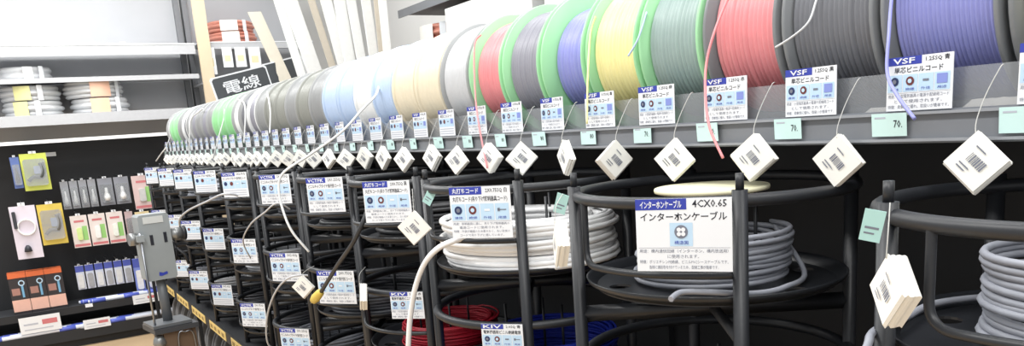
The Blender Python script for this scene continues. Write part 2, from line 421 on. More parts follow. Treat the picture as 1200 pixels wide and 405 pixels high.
for i, (r, yk) in enumerate(reels):
    word = REELS[i + 1][0]
    place_sign('reel_sign', f'white and blue card before the {word} reel, {nth(i+1)} card {ends}', (0.8955, yk, -0.018), 180 + random.uniform(-3, 3), 'vsf', 0.080, 0.061,
               KINDS[min(i, 8)], i < 9, 'cards on the reel shelf guard', 0.0)
    if i > 0 or True:
        n = '70.' if i < 5 else '80'
        t = thing('price_tag', f'pale cyan price tag below the {word} reel, {nth(i+1)} tag {ends}', 'price tag', (0.8925, yk + 0.033 if i < 6 else yk + 0.045, -0.047), (random.uniform(0.0, 0.12), 0, R(270 + random.uniform(-4, 4))), 'price tags on the shelf lip')
        for nm, me in zip(('card', 'price_lettering', 'small_print'), TAGM[n]): ob(nm, me, t)
PADY = [0.462, 0.630, 0.761, 0.917, 1.058, 1.214, 1.356, 1.493, 1.631, 1.77, 1.933, 2.073, 2.222, 2.368, 2.513, 2.656, 2.833]
while PADY[-1] < 5.7: PADY.append(PADY[-1] + 0.145)
PYAW = {0: -74, 1: -82, 2: -70, 3: -64, 4: -16, 5: -104, 6: -34, 7: -70, 8: -62, 9: -76, 10: -66, 11: -80, 12: -70}
for i, yp in enumerate(PADY):
    dz = random.uniform(-0.004, 0.004); lx = 0.865
    yaw = PYAW.get(i, random.choice((-66, -58, -50, -44, -36, -70, -80, -24)))
    paper_pad(f'white paper pad on a string under the shelf lip, {nth(i+1)} pad {ends}', (lx, yp, -0.038 + dz), yaw, i,
              [(0.004, 0.004, 0.01), (0.016, 0.002, 0.036), (0.029, -0.004, 0.062), (0.036, -0.004, 0.066)], 'paper pads hanging under the shelf lip')

# ------------------------------------------------------------------ round cable racks
RC, RX = 0.196, 0.859
POST_R = 0.0098
RINGZ = (-0.112, -0.362, -0.612)
DISCZ = (-0.247, -0.497, -0.747)
def ring_pts(r, z, n=64): return [(r*math.cos(2*math.pi*i/n), r*math.sin(2*math.pi*i/n), z) for i in range(n)]
RINGM = MB().tube(ring_pts(RC, 0), 0.0082, 10, True).mesh('ring_rail', BLACKP)
POSTM = MB().cyl((0, 0, 0), (0, 0, -0.098 + 0.81), POST_R, 14).mesh('post', BLACKP)
PINM = MB().cyl((0, 0, 0), (0, 0, 0.020), 0.0052, 10).mesh('pin', BLACKP)
def loop_mesh():
    rr = RC + 0.002; q = []
    def pt(a, z): return (rr*math.cos(R(a)), rr*math.sin(R(a)), z)
    q.append(pt(163, 0))
    for z in (-0.02, -0.05, -0.07): q.append(pt(163, z))
    q += [pt(164, -0.082), pt(166.5, -0.089), pt(170, -0.092)]
    for a in range(175, 228, 5): q.append(pt(a, -0.092))
    q.append(pt(232, -0.092))
    return MB().tube(smooth_path(q, 3), 0.0048, 8).mesh('guard_loop', BLACKP)
LOOPM = loop_mesh()
def disc_mesh():
    bm = bmesh.new(); edges = []
    def loop(cx, cy, r, n):
        vs_ = [bm.verts.new((cx + r*math.cos(2*math.pi*i/n), cy + r*math.sin(2*math.pi*i/n), 0)) for i in range(n)]
        return [bm.edges.new((vs_[i], vs_[(i+1) % n])) for i in range(n)]
    edges += loop(0, 0, 0.174, 56)
    for k in range(6):
        a = 2*math.pi*k/6 + 0.35; edges += loop(0.142*math.cos(a), 0.142*math.sin(a), 0.0165, 14)
    edges += loop(0, 0, 0.012, 12)
    bmesh.ops.triangle_fill(bm, use_beauty=True, edges=edges)
    bmesh.ops.recalc_face_normals(bm, faces=bm.faces[:])
    ext = bmesh.ops.extrude_face_region(bm, geom=bm.faces[:])
    for v in [e for e in ext['geom'] if isinstance(e, bmesh.types.BMVert)]: v.co.z -= 0.003
    bmesh.ops.recalc_face_normals(bm, faces=bm.faces[:])
    me = bpy.data.meshes.new('turntable'); bm.to_mesh(me); bm.free(); me.materials.append(DISCM)
    return me
PLATE = disc_mesh()
RIMM = fixn(MB().lathe([(0.172, -0.003), (0.186, 0.006), (0.1885, 0.012), (0.187, 0.0135), (0.184, 0.009), (0.172, 0.0005)], 64, 'z', close=True).mesh('rim', DISCM))
HUBM = fixn(MB().lathe([(0.0, -0.035), (0.03, -0.035), (0.034, -0.003), (0.0, -0.003)], 20, 'z').mesh('hub', BLACKP))
RODM = MB().cyl((0, 0, 0), (0, 0, 0.13), 0.0028, 8).mesh('spindle_rod', BLACKP)
def arm_mesh(ang):
    a = R(ang); d = Vector((math.cos(a), math.sin(a), 0)) * (RC - 0.002)
    return MB().tube([d, -d], 0.008, 4, flat=1.6).mesh('cross_arm', BLACKP)
ARM1, ARM2 = arm_mesh(144), arm_mesh(234)
RACKS = [('A', 0.838), ('C', 1.343), ('D', 1.76), ('E', 2.172), ('F', 2.65), ('G', 3.19), ('H', 3.73), ('I', 4.25), ('J', 4.75), ('K', 5.25)]
RACKS = [('B', 0.335)] + RACKS
def dz(rk, lv): return DISCZ[lv] - (0.026 if rk == 'C' and lv == 0 else 0.02 if rk == 'D' and lv == 1 else 0) + (0.008 if lv == 2 else 0)
rack_word = {}
for i, (nm, yc) in enumerate(RACKS):
    rack_word[nm] = nth(i + 1)
    rz = 0.0 if nm in 'ABCDE' else random.uniform(-0.06, 0.06)
    t = thing('cable_rack', f'black round tubular rack with turntables, {nth(i+1)} cable rack {ends}', 'cable rack', (RX, yc, -0.81), (0, 0, rz), 'round cable racks along the aisle')
    for a in (144, 234, 324, 54):
        p = ob('post', POSTM, t, (RC*1.02*math.cos(R(a)), RC*1.02*math.sin(R(a)), 0))
        ob('pin', PINM, p, (0, 0, -0.098 + 0.81))
    for lv in range(3):
        ob('ring_rail', RINGM, t, (0, 0, RINGZ[lv] + 0.81)); ob('guard_loop', LOOPM, t, (0, 0, RINGZ[lv] + 0.81))
        d = ob('turntable', PLATE, t, (0, 0, dz(nm, lv) + 0.81), (0, 0, random.uniform(0, 6) if i > 1 else 0.25))
        ob('rim', RIMM, d); ob('hub', HUBM, d)
        for k in range(4):
            a = k * math.pi / 2 + 0.4; ob('spindle_rod', RODM, d, (0.062*math.cos(a), 0.062*math.sin(a), 0), (0, 0, 0))
        ob('cross_arm', ARM1, t, (0, 0, dz(nm, lv) - 0.045 + 0.81)); ob('cross_arm', ARM2, t, (0, 0, dz(nm, lv) - 0.045 + 0.81))
    if nm == 'A':
        d = fixn(MB().lathe([(0, 0), (0.082, 0), (0.083, 0.003), (0.082, 0.006), (0, 0.006)], 40, 'z').mesh('top_plate', mat('cream_board', (226, 222, 190), 0.6)))
        o = ob('top_plate', d, t, (0, 0, -0.116 + 0.81)); o['label'] = 'cream round plate on the spindle rods'

# coils of cable lying on the turntables
def coil_mesh(r0, rows, layers, wr, jit, seed, tail=None):
    rnd = random.Random(seed); pts = []; per = 30
    ph = [rnd.uniform(0, 6.28) for _ in range(6)]
    for ly in range(layers):
        for t in range(rows):
            zz = t if ly % 2 == 0 else rows - 1 - t
            jr = rnd.uniform(-1, 1) * jit; jz = rnd.uniform(0, 0.5) * wr; p0 = rnd.uniform(0, 6.28); tl = rnd.uniform(-1, 1) * jit * 0.35
            for k in range(per):
                a = 2*math.pi*k/per; fr = k / per
                z = (zz + (fr if ly % 2 == 0 else -fr)) * wr * 1.75 + wr + jz * math.sin(a + p0) + tl * math.sin(a + ph[0])
                rr = r0 - ly * wr * 1.8 + jr * math.sin(a + p0) + jit * 0.6 * math.sin(2*a + ph[1])
                pts.append((rr*math.cos(a), rr*math.sin(a), max(z, wr)))
    if tail:
        pts += smooth_path([pts[-1]] + tail, 6)[1:]
    return MB().tube(pts, wr, 6).mesh('cable')
cable_cols = dict(grey=(150,153,162), white=(248,249,250), black=(46,47,50), blue=(34,54,176), red=(176,26,48), darkgrey=(82,84,90), brown=(110,100,82), palegrey=(198,200,204))
COILS = {}
def coil(rk, lv, colname, r0, rows, layers, wr, jit, words, tail=None, dx=0, dy=0):
    yc = dict(RACKS)[rk]; key = (r0, rows, layers, wr, jit, tail is None) if tail is None else (rk, lv)
    if key not in COILS: COILS[key] = coil_mesh(r0, rows, layers, wr, jit, len(COILS) + 3, tail)
    m = mat('cable_' + colname, cable_cols[colname], 0.45, var=0.08, scale=25)
    tier = ('top', 'middle', 'lowest')[lv]
    t = ob('cable_coil', COILS[key], None, (RX + dx, yc + dy, dz(rk, lv) + 0.0005), (0, 0, 0 if tail else random.uniform(0, 6.28)), m)
    return tag(t, f'{words} on the {tier} turntable of the {rack_word[rk]} rack {ends}', 'cable coil', 'cable coils on the turntables')
def T(rk, lv, pts):
    yc = dict(RACKS)[rk]; return [(x - RX, y_ - yc, z - dz(rk, lv) - 0.0005) for x, y_, z in pts]
coil('A', 0, 'grey', 0.105, 10, 1, 0.0040, 0.006, 'loose grey cable coil', T('A', 0, [(0.93, 0.73, -0.235), (0.84, 0.69, -0.238), (0.78, 0.69, -0.236), (0.72, 0.705, -0.226), (0.685, 0.72, -0.222), (0.66, 0.715, -0.226)]))
coil('B', 0, 'grey', 0.100, 12, 1, 0.0042, 0.006, 'loose grey cable coil', T('B', 0, [(0.98, 0.30, -0.235), (0.97, 0.44, -0.236), (0.88, 0.50, -0.236), (0.78, 0.485, -0.234), (0.69, 0.46, -0.226), (0.655, 0.445, -0.235), (0.62, 0.46, -0.30)]))
coil('C', 0, 'white', 0.172, 9, 7, 0.0056, 0.010, 'thick white cable coil', T('C', 0, [(0.80, 1.38, -0.175), (0.72, 1.27, -0.19), (0.668, 1.276, -0.199), (0.636, 1.300, -0.213), (0.62, 1.335, -0.244), (0.612, 1.37, -0.294), (0.608, 1.395, -0.349), (0.606, 1.41, -0.396), (0.605, 1.431, -0.47)]))
coil('C', 1, 'blue', 0.138, 16, 4, 0.0026, 0.006, 'thin blue wire coil', None, 0.025, -0.02)
coil('D', 1, 'red', 0.120, 12, 4, 0.0026, 0.006, 'thin red wire coil', None, 0.0, -0.03)
coil('D', 0, 'black', 0.140, 8, 3, 0.0052, 0.008, 'black cable coil')
coil('E', 0, 'black', 0.140, 8, 3, 0.0052, 0.008, 'black cable coil')
coil('E', 1, 'darkgrey', 0.150, 6, 3, 0.0052, 0.008, 'dark grey cable coil')
coil('A', 1, 'brown', 0.130, 8, 3, 0.0045, 0.004, 'dull brown cable coil')
coil('B', 1, 'darkgrey', 0.140, 8, 3, 0.0052, 0.008, 'dark grey cable coil')
coil('A', 2, 'black', 0.140, 8, 3, 0.0052, 0.008, 'black cable coil')
coil('C', 2, 'black', 0.140, 8, 3, 0.0052, 0.008, 'black cable coil')
coil('D', 2, 'darkgrey', 0.140, 8, 3, 0.0052, 0.008, 'dark grey cable coil')
coil('E', 2, 'black', 0.140, 8, 3, 0.0052, 0.008, 'black cable coil')
mixc = ['darkgrey', 'black', 'grey', 'black', 'palegrey', 'darkgrey', 'grey', 'black', 'darkgrey', 'grey', 'black', 'palegrey', 'black', 'darkgrey', 'grey', 'black', 'darkgrey', 'black']
wd = dict(darkgrey='dark grey cable coil', black='black cable coil', grey='grey cable coil', palegrey='pale grey cable coil')
q = 0
for rk in 'FGHIJK':
    for lv in range(3):
        c_ = mixc[q % len(mixc)]; q += 1
        coil(rk, lv, c_, 0.140, 8, 3, 0.0052, 0.008, wd[c_])

# signs on the ring rails
def ring_point(yc, ang, r, z): return (RX + r*math.cos(R(ang)), yc + r*math.sin(R(ang)), z)
for i, (rk, yc) in enumerate(RACKS):
    for lv in range(3):
        if rk in 'AB' and lv == 1: continue
        kind, w_, h_, code = 'vctfk', 0.118, 0.091, ('3X2.0SQ', '2X1.25SQ', '2X0.75SQ')[(i + lv) % 3]
        ang = 215; rad = 0.212
        if rk == 'A' and lv == 0: kind, code = 'ic', '4CX0.65'
        if rk in 'CD' and lv == 0: kind, code = 'maru', ('2X0.75SQ 白' if rk == 'C' else '2X0.75SQ 黒')
        if rk in 'CD' and lv == 1: kind, w_, h_, code, ang, rad = 'kiv', 0.080, 0.062, ('2.0SQ 青' if rk == 'C' else '2.0SQ 赤'), 221, 0.209
        if rk == 'B': continue
        detail = rk in 'ACDEF' or (rk in 'G' and lv > 0)
        place_sign('product_sign', f'white and blue sign on the {("top", "middle", "lowest")[lv]} rail of the {rack_word[rk]} rack {ends}',
                   ring_point(yc, ang, rad, RINGZ[lv] + 0.008 - h_), ang + random.uniform(-2, 2), kind, w_, h_, code, detail, 'product signs on the rack rails')

# paper pads and tags tied to the racks
for lab, loc, yaw, v, up in [
    ('white paper pad tied to the left post of the white cable coil rack', (0.632, 1.385, -0.150), -38, 1, [(0.004, 0.01, 0.015), (0.014, 0.03, 0.04)]),
    ('thick cream paper pad hanging from the post beside the blue wire coil', (0.632, 0.915, -0.138), -118, 2, [(0.006, 0.004, 0.02), (0.03, 0.02, 0.034)]),
    ('thick white paper pad hanging under the rail in front of the empty corner', (0.640, 0.414, -0.136), -122, 2, [(0.002, 0.002, 0.02), (0.016, 0.01, 0.043)]),
    ('white paper pad tucked beside the yellow plug', (0.625, 2.16, -0.372), -40, 0, [(0.01, 0.0, 0.01), (0.04, 0.0, 0.022)]),
    ('narrow white paper pad hanging on edge beside the black hanging cable', (0.630, 1.72, -0.335), -112, 2, [(0.004, 0.004, 0.02), (0.03, 0.03, 0.03)])]:
    paper_pad(lab, loc, yaw, v, up, 'paper pads tied to the racks')
TEAL = mat('teal_tag', (176, 218, 214), 0.6)
for lab, loc, rot in [('small pale teal tag taped to the rail end above the lowest hanging paper pad', (0.650, 0.44, -0.128), (0.15, 0.2, R(-62))),
                      ('small pale teal tag on the post between the white coil and the grey coil racks', (0.66, 0.945, -0.132), (0.2, 0.35, R(-50))),
                      ('small pale teal tag on the post above the white paper pad of the third rack', (0.655, 1.378, -0.138), (0.1, 0.6, R(-50)))]:
    t = thing('price_tag', lab, 'price tag', loc, rot, 'teal tags on the posts')
    ob('card', MB().box(-0.009, 0.009, -0.0006, 0, 0, 0.030).mesh('card', TEAL), t)
    ob('small_print', MB().add(*flat(-0.006, 0.006, 0.012, 0.014, -0.0009)).add(*flat(-0.006, 0.003, 0.007, 0.0085, -0.0009)).mesh('small_print', GREYINK), t)

# cables hanging across the aisle side of the racks
t = thing('plug_cable', 'black cable with a yellow plug hanging across the rack signs', 'cable', (0.64, 1.9, -0.35))
pl = [(0.66, 1.70, -0.17), (0.640, 1.70, -0.205), (0.628, 1.738, -0.247), (0.622, 1.827, -0.300), (0.618, 1.91, -0.352), (0.614, 1.965, -0.388)]
ob('cord', MB().tube([Vector(p) - t.location for p in smooth_path(pl)], 0.0052, 8).mesh('cord', MATS['cable_black']), t)
a_, b_ = Vector((0.614, 1.962, -0.386)) - t.location, Vector((0.606, 2.012, -0.416)) - t.location
pm = mat('yellow_plastic', (226, 200, 96), 0.4)
pg = ob('plug', MB().tube([a_, a_.lerp(b_, 0.15), a_.lerp(b_, 0.75), b_], [0.007, 0.0105, 0.0125, 0.010], 12).mesh('plug', pm), t)
for s in (-1, 1):
    d = Vector((0.003*s, 0.0, 0.002*s)); ob('blade', MB().cyl(b_ + d, b_ + d + (b_ - a_).normalized()*0.014, 0.0012, 6).mesh('blade', STEEL), pg)
for lab, pts, rad, cm in [
    ('thin pale grey cable arching beside the fifth rack sign', [(0.70, 2.45, -0.21), (0.655, 2.42, -0.185), (0.635, 2.50, -0.215), (0.625, 2.66, -0.262), (0.625, 2.80, -0.33), (0.655, 2.86, -0.40)], 0.0026, 'palegrey'),
    ('grey cable arching over the measuring machine from the seventh rack', [(0.72, 3.1, -0.2), (0.64, 3.05, -0.178), (0.62, 3.30, -0.215), (0.60, 3.65, -0.27), (0.60, 3.9, -0.33), (0.63, 4.05, -0.42)], 0.0040, 'palegrey'),
    ('pale cable end sagging over the lower sign of the sixth rack', [(0.70, 2.30, -0.40), (0.640, 2.33, -0.40), (0.618, 2.44, -0.46), (0.612, 2.56, -0.56), (0.62, 2.63, -0.66), (0.66, 2.66, -0.7)], 0.0030, 'palegrey')]:
    m = mat('cable_' + cm, cable_cols[cm], 0.45); base = Vector(pts[2])
    o = ob('cable', MB().tube([p - base for p in smooth_path(pts)], rad, 8).mesh('cable', m), None, base); tag(o, lab, 'cable', 'loose cables on the racks')

# ------------------------------------------------------------------ bottom shelf: yellow price strips and cable drums
bs = thing('drum_shelf', 'black low shelf with yellow price strips under the cable racks', 'shelf', (0.68, -0.35, FZ))
LS = 6.35
ob('top_board', MB().box(0.0, 0.60, 0, LS, -0.826-FZ, -0.81-FZ).mesh('top_board', PANEL), bs)
ob('front_rail', MB().box(-0.008, 0.0, 0, LS, -0.862-FZ, -0.812-FZ).mesh('front_rail', PANEL), bs)
ob('base', MB().box(0.02, 0.60, 0, LS, 0, 0.08).mesh('base', PANEL), bs)
for yy in (0.02, 1.6, 3.1, 4.7, LS - 0.02):
    ob('support_post', MB().box(0.0, 0.02, yy-0.012, yy+0.012, 0, -0.826-FZ).mesh('support_post', PANEL), bs)
YEL = mat('yellow_strip', (232, 204, 128), 0.5, var=0.08, scale=30)
yy = 3.05
while yy < LS - 0.4:
    st = ob('price_strip', MB().box(-0.0105, -0.008, yy, yy + 0.34, -0.858-FZ, -0.818-FZ).mesh('price_strip', YEL), bs)
    for j in range(4):
        ya = yy + 0.03 + j*0.08
        ob('strip_print', MB().add([(-0.011, ya+0.05, -0.848-FZ), (-0.011, ya, -0.848-FZ), (-0.011, ya, -0.830-FZ), (-0.011, ya+0.05, -0.830-FZ)], [(0, 1, 2, 3)]).mesh('strip_print', mat('olive_print', (150, 126, 70), 0.6)), st)
    yy += 0.45
DF = fixn(MB().lathe([(0.03, -0.004), (0.205, -0.004), (0.213, -0.007), (0.218, 0), (0.213, 0.007), (0.205, 0.004), (0.03, 0.004)], 48, 'y', close=True).mesh('flange', mat('drum_grey', (120, 122, 126), 0.45)))
DW = {}
for s in range(3):
    DW[s] = winding_mesh(0.17, 12, 0.003, 80 + s)
for i in range(15):
    yd = 2.95 + i * 0.19
    word = ('black', 'dark grey', 'brown')[i % 3]; mm = mat('cable_' + ('black', 'darkgrey', 'brown')[i % 3], cable_cols[('black', 'darkgrey', 'brown')[i % 3]], 0.45)
    t = thing('cable_drum', f'{word} cable drum behind the yellow price strips, {nth(i+1)} drum {ends}', 'cable drum', (0.955, yd, FZ + 0.30), (0, random.uniform(0, 6), 0), 'cable drums on the low shelf')
    ob('flange', DF, t, (0, -0.07, 0)); ob('flange', DF, t, (0, 0.07, 0)); ob('winding', DW[i % 3], t, material=mm)

# ------------------------------------------------------------------ measuring machine on its stand
MG = mat('grey_enamel', (150, 156, 158), 0.4, var=0.1, scale=14)
t = thing('measuring_machine', 'grey metal wire measuring machine on a column in the aisle', 'measuring machine', (0.42, 3.4, -0.69), (0, 0, R(8)))
hs = ob('housing', MB().rbox(-0.058, 0.058, -0.035, 0.045, 0.185, 0.445, 0.008).mesh('housing', MG), t)
ob('name_plate', MB().box(-0.04, 0.035, -0.037, -0.035, 0.41, 0.436).mesh('name_plate', mat('pale_plate', (205, 208, 206), 0.4)), hs)
for (x_, z_) in ((-0.018, 0.345), (0.034, 0.35)):
    ob('slot', MB().box(x_-0.006, x_+0.006, -0.0365, -0.035, z_-0.02, z_+0.02).mesh('slot', INK), hs)
ob('blue_mark', MB().add([(-0.012,-0.0362,0.202),(0.0,-0.0362,0.200),(0.022,-0.0362,0.206),(0.02,-0.0362,0.216),(0.004,-0.0362,0.212),(-0.01,-0.0362,0.217)], [(0,1,2,3,4,5)]).mesh('blue_mark', BLUEH), hs)
for s, x_ in ((-1, -0.065), (1, 0.06)):
    ob('roller', MB().tube([(x_-0.03*(s < 0), -0.01, 0.355), (x_+0.045*(s > 0), -0.01, 0.355)], 0.024, 16).mesh('roller', mat('worn_steel', (140, 142, 142), 0.35, metal=0.6)), t)
ob('roller_cap', MB().tube([(0.103, -0.01, 0.355), (0.118, -0.01, 0.355)], 0.029, 16).mesh('roller_cap', BLACKP), t)
ob('side_wheel', fixn(MB().lathe([(0.0, 0), (0.04, 0), (0.045, 0.006), (0.04, 0.014), (0.0, 0.014)], 24, 'x', (0.064, 0.02, 0.285)).mesh('side_wheel', BLACKP)), t)
ob('lever', MB().tube([(0.07, -0.02, 0.30), (0.10, -0.03, 0.27), (0.108, -0.032, 0.23)], 0.006, 8).mesh('lever', BLACKP), t)
ob('column', MB().tube([(0.004, 0.005, 0.01), (0.0, 0.005, 0.185)], 0.019, 16).mesh('column', mat('column_grey', (96, 100, 104), 0.4)), t)
ob('foot_plate', MB().box(-0.075, 0.075, -0.07, 0.07, 0, 0.012).mesh('foot_plate', mat('column_grey', (96, 100, 104), 0.4)), t)
ob('guide_rod', MB().tube([(-0.062, -0.05, -0.05), (-0.062, -0.05, 0.38)], 0.0045, 8).mesh('guide_rod', STEEL), t)
ob('rod_clamp', MB().box(-0.075, -0.05, -0.06, 0.0, 0.345, 0.37).mesh('rod_clamp', MG), t)
vk = fixn(MB().lathe([(0, 0), (0.02, 0), (0.026, 0.012), (0.022, 0.03), (0.012, 0.045), (0, 0.046)], 16, 'z', (-0.055, -0.05, -0.075)).mesh('clamp_knob', mat('worn_steel', (140, 142, 142), 0.35, metal=0.6)))
ob('clamp_knob', vk, t)
t = thing('stand_cabinet', 'dark brown wooden stand with a grey top under the measuring machine', 'stand', (0.43, 3.41, FZ), (0, 0, R(8)))
BW = mat('brown_wood', (104, 84, 66), 0.6, var=0.2, scale=9)
ob('top', MB().box(-0.085, 0.085, -0.085, 0.085, -0.712-FZ, -0.692-FZ).mesh('top', DECK), t)
ob('body', MB().box(-0.05, 0.075, -0.07, 0.075, 0.03, -0.712-FZ).mesh('body', BW), t)
ob('wire_guide', MB().tube(smooth_path([(0.0, -0.075, 0.45), (0.0, -0.082, -0.74-FZ), (0.03, -0.085, -0.722-FZ), (0.06, -0.082, -0.74-FZ), (0.062, -0.078, 0.5)], 5), 0.003, 8).mesh('wire_guide', STEEL), t)
ob('plinth', MB().box(-0.06, 0.08, -0.08, 0.08, 0, 0.03).mesh('plinth', DECK), t)

# ------------------------------------------------------------------ end shelving across the aisle
YS = 6.6
def bay(label, x0, x1, boards, loc_y=YS):
    t = thing('display_shelving', label, 'shelving', ((x0+x1)/2, loc_y + 0.2, FZ))
    cx = (x0+x1)/2
    def p(name, a0, a1, b0, b1, c0, c1, m, par=None): return ob(name, MB().box(a0-cx, a1-cx, b0-loc_y-0.2, b1-loc_y-0.2, c0-FZ, c1-FZ).mesh(name, m), par or t)
    p('back_panel', x0, x1, loc_y+0.42, loc_y+0.45, FZ, 0.13, PANEL); p('hazed_upper_panel', x0, x1, loc_y+0.42, loc_y+0.45, 0.13, 1.35, mat('hazed_panel', (176, 178, 182), 0.6, var=0.05, scale=5))  # dark panel painted light grey higher up, a white haze put into its colour
    p('kick_plate', x0, x1, loc_y+0.04, loc_y+0.42, FZ, FZ+0.05, PANEL)
    for x_ in (x0 + 0.02, x1 - 0.02): p('upright', x_-0.02, x_+0.02, loc_y+0.37, loc_y+0.42, FZ+0.05, 1.35, mat('upright_grey', (120, 122, 126), 0.5))
    for (z, d, lh) in boards:
        b = p('shelf_board', x0, x1, loc_y+0.42-d, loc_y+0.37, z-0.014, z, mat('hazed_shelf', (186, 188, 192), 0.45) if z > 0 else DECK)  # upper boards and lips paled too, bright haze painted into the dark steel
        p('shelf_lip', x0, x1, loc_y+0.414-d, loc_y+0.42-d, z-lh, z+0.004, mat('hazed_shelf', (186, 188, 192), 0.45) if z > 0 else PANEL, b)
        if z > 0.7: p('lip_ridge', x0, x1, loc_y+0.411-d, loc_y+0.414-d, z-0.004, z+0.004, WHITE, b)
    return t, p
BOARDS = [(0.765, 0.42, 0.075), (0.54, 0.42, 0.03), (0.29, 0.42, 0.07), (-1.10, 0.38, 0.05), (-1.265, 0.42, 0.075)]
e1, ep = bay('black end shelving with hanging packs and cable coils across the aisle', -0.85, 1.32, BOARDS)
wb = ep('light_rail', -0.85, 1.16, YS+0.0, YS+0.03, 0.098, 0.122, mat('white_rail', (250, 250, 250), 0.3))
for x_ in (-0.7, 0.12, 0.9): ep('rail_bracket', x_-0.008, x_+0.008, YS+0.03, YS+0.42, 0.10, 0.118, PANEL)
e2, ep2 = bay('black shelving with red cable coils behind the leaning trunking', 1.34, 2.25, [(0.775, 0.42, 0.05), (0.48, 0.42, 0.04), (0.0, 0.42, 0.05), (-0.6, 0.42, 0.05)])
ep2('wood_edge', 1.34, 1.43, YS-0.03, YS, FZ, 1.35, mat('pale_wood', (214, 196, 168), 0.5, var=0.1, scale=6))
# tags on the shelf lips
for i, (x_, z_, w_, h_) in enumerate([(0.62, 0.768, 0.04, 0.03), (0.82, 0.768, 0.04, 0.03), (0.10, 0.262, 0.06, 0.035), (0.25, 0.02, 0.07, 0.03), (0.30, -1.105, 0.05, 0.026), (0.24, -1.272, 0.05, 0.026)]):
    yy = YS - 0.004 if z_ > 0.2 or z_ < -1.2 else (YS + 0.034 if z_ > -1 else YS + 0.03)
    if i == 3: yy = YS + 0.41
    o = ob('price_tag', MB().box(-w_/2, w_/2, -0.001, 0, 0, h_).mesh('price_tag', WHITE), None, (x_, yy, z_-h_/2))
    tag(o, ['small white tag on the top end shelf lip, first of two', 'small white tag on the top end shelf lip, second of two', 'small white tag below the yellow labelled coils',
            'small white card above the yellow green pack', 'small white tag on the lip under the blue packs', 'small white tag on the lowest lip of the end shelving'][i], 'price tag', 'tags on the end shelving')
# wrapped coils
def wrapped(x_, z_, r0, h_, ridges, band, label, y_=YS+0.22, wire=(206,208,210)):
    t = thing('wrapped_coil', label, 'cable coil', (x_, y_, z_), (0, 0, random.uniform(-0.1, 0.1)), 'shrink wrapped cable coils')
    p = [(r0*0.45, 0.0)]
    for i in range(ridges):
        for u in (0.05, 0.3, 0.5, 0.7, 0.95):
            p.append((r0 - 0.014 + 0.014*math.sin(math.pi*u) - (0.012 if i in (0, ridges-1) else 0), (i+u)*h_/ridges))
    p.append((r0*0.45, h_))
    ob('coil_body', fixn(MB().lathe(p, 40, 'z', close=True).mesh('coil_body', mat('coil_%d_%d' % (wire[0], wire[2]), wire, 0.4))), t)
    if band:
        n = 10; vs_ = []
        a0, a1 = band[1], band[2]
        for i in range(n+1):
            a = R(a0 + (a1-a0)*i/n)
            for (rr, z2) in ((r0+0.002, h_*0.04), (r0+0.004, h_*0.5), (r0+0.002, h_*0.96)): vs_.append((rr*math.cos(a), rr*math.sin(a), z2))
        fs = [(i*3+j, i*3+3+j, i*3+4+j, i*3+1+j) for i in range(n) for j in range(2)]
        ob('label_band', MB().add(vs_, fs, True).mesh('label_band', mat('band_%d' % band[0][2], band[0], 0.5)), t)
        n = 3; vs_ = []
        for i in range(n+1):
            a = R(a1 + 12 + 10*i/n)
            for (rr, z2) in ((r0+0.002, 0), (r0+0.004, h_*0.5), (r0+0.002, h_)): vs_.append((rr*math.cos(a), rr*math.sin(a), z2))
        ob('strap', MB().add(vs_, [(i*3+j, i*3+3+j, i*3+4+j, i*3+1+j) for i in range(n) for j in range(2)], True).mesh('strap', WHITE), t)
wrapped(0.19, 0.290, 0.20, 0.105, 3, ((226,224,160), 235, 262), 'wrapped grey cable coil with yellow label, lower of the stack by the frame edge')
wrapped(0.185, 0.396, 0.20, 0.105, 3, ((226,224,160), 245, 275), 'wrapped grey cable coil with yellow label, upper of the stack by the frame edge')
wrapped(0.625, 0.290, 0.205, 0.11, 3, ((236,200,170), 250, 285), 'wrapped grey cable coil with orange label, lower of the middle stack')
wrapped(0.595, 0.401, 0.205, 0.12, 4, ((236,190,165), 262, 300), 'wrapped grey cable coil with orange label, upper of the middle stack')
wrapped(0.17, 0.541, 0.19, 0.09, 2, ((214,216,216), 262, 280), 'grey wrapped coil lying alone on the second highest end shelf')
RED = (208, 140, 122)
wrapped(1.66, 0.776, 0.19, 0.085, 3, ((240,238,232), 235, 275), 'orange red wrapped coil on the shelf behind the dark sign, lower one', YS+0.2, RED)
wrapped(1.65, 0.862, 0.19, 0.085, 3, ((240,238,232), 240, 280), 'orange red wrapped coil on the shelf behind the dark sign, upper one', YS+0.2, RED)
# white price cards under the second bay's lip
for i, (x_, w_, h_) in enumerate([(1.42, 0.075, 0.20), (1.55, 0.075, 0.15), (1.65, 0.08, 0.15), (1.76, 0.09, 0.17)]):
    t = thing('shelf_card', f'white card hanging below the shelf behind the dark sign, {nth(i+1)} of four', 'card', (x_, YS-0.012, 0.735-h_), (0, 0, 0), 'cards under the shelf lip')
    ob('card', MB().box(-w_/2, w_/2, -0.002, 0.0, 0, h_).mesh('card', WHITE), t)
    ob('print', MB().add(*flat(-w_*0.3, w_*0.3, h_*0.3, h_*0.6, -0.003)).mesh('print', mat('soft_yellow_print', (226, 218, 180), 0.6)), t)

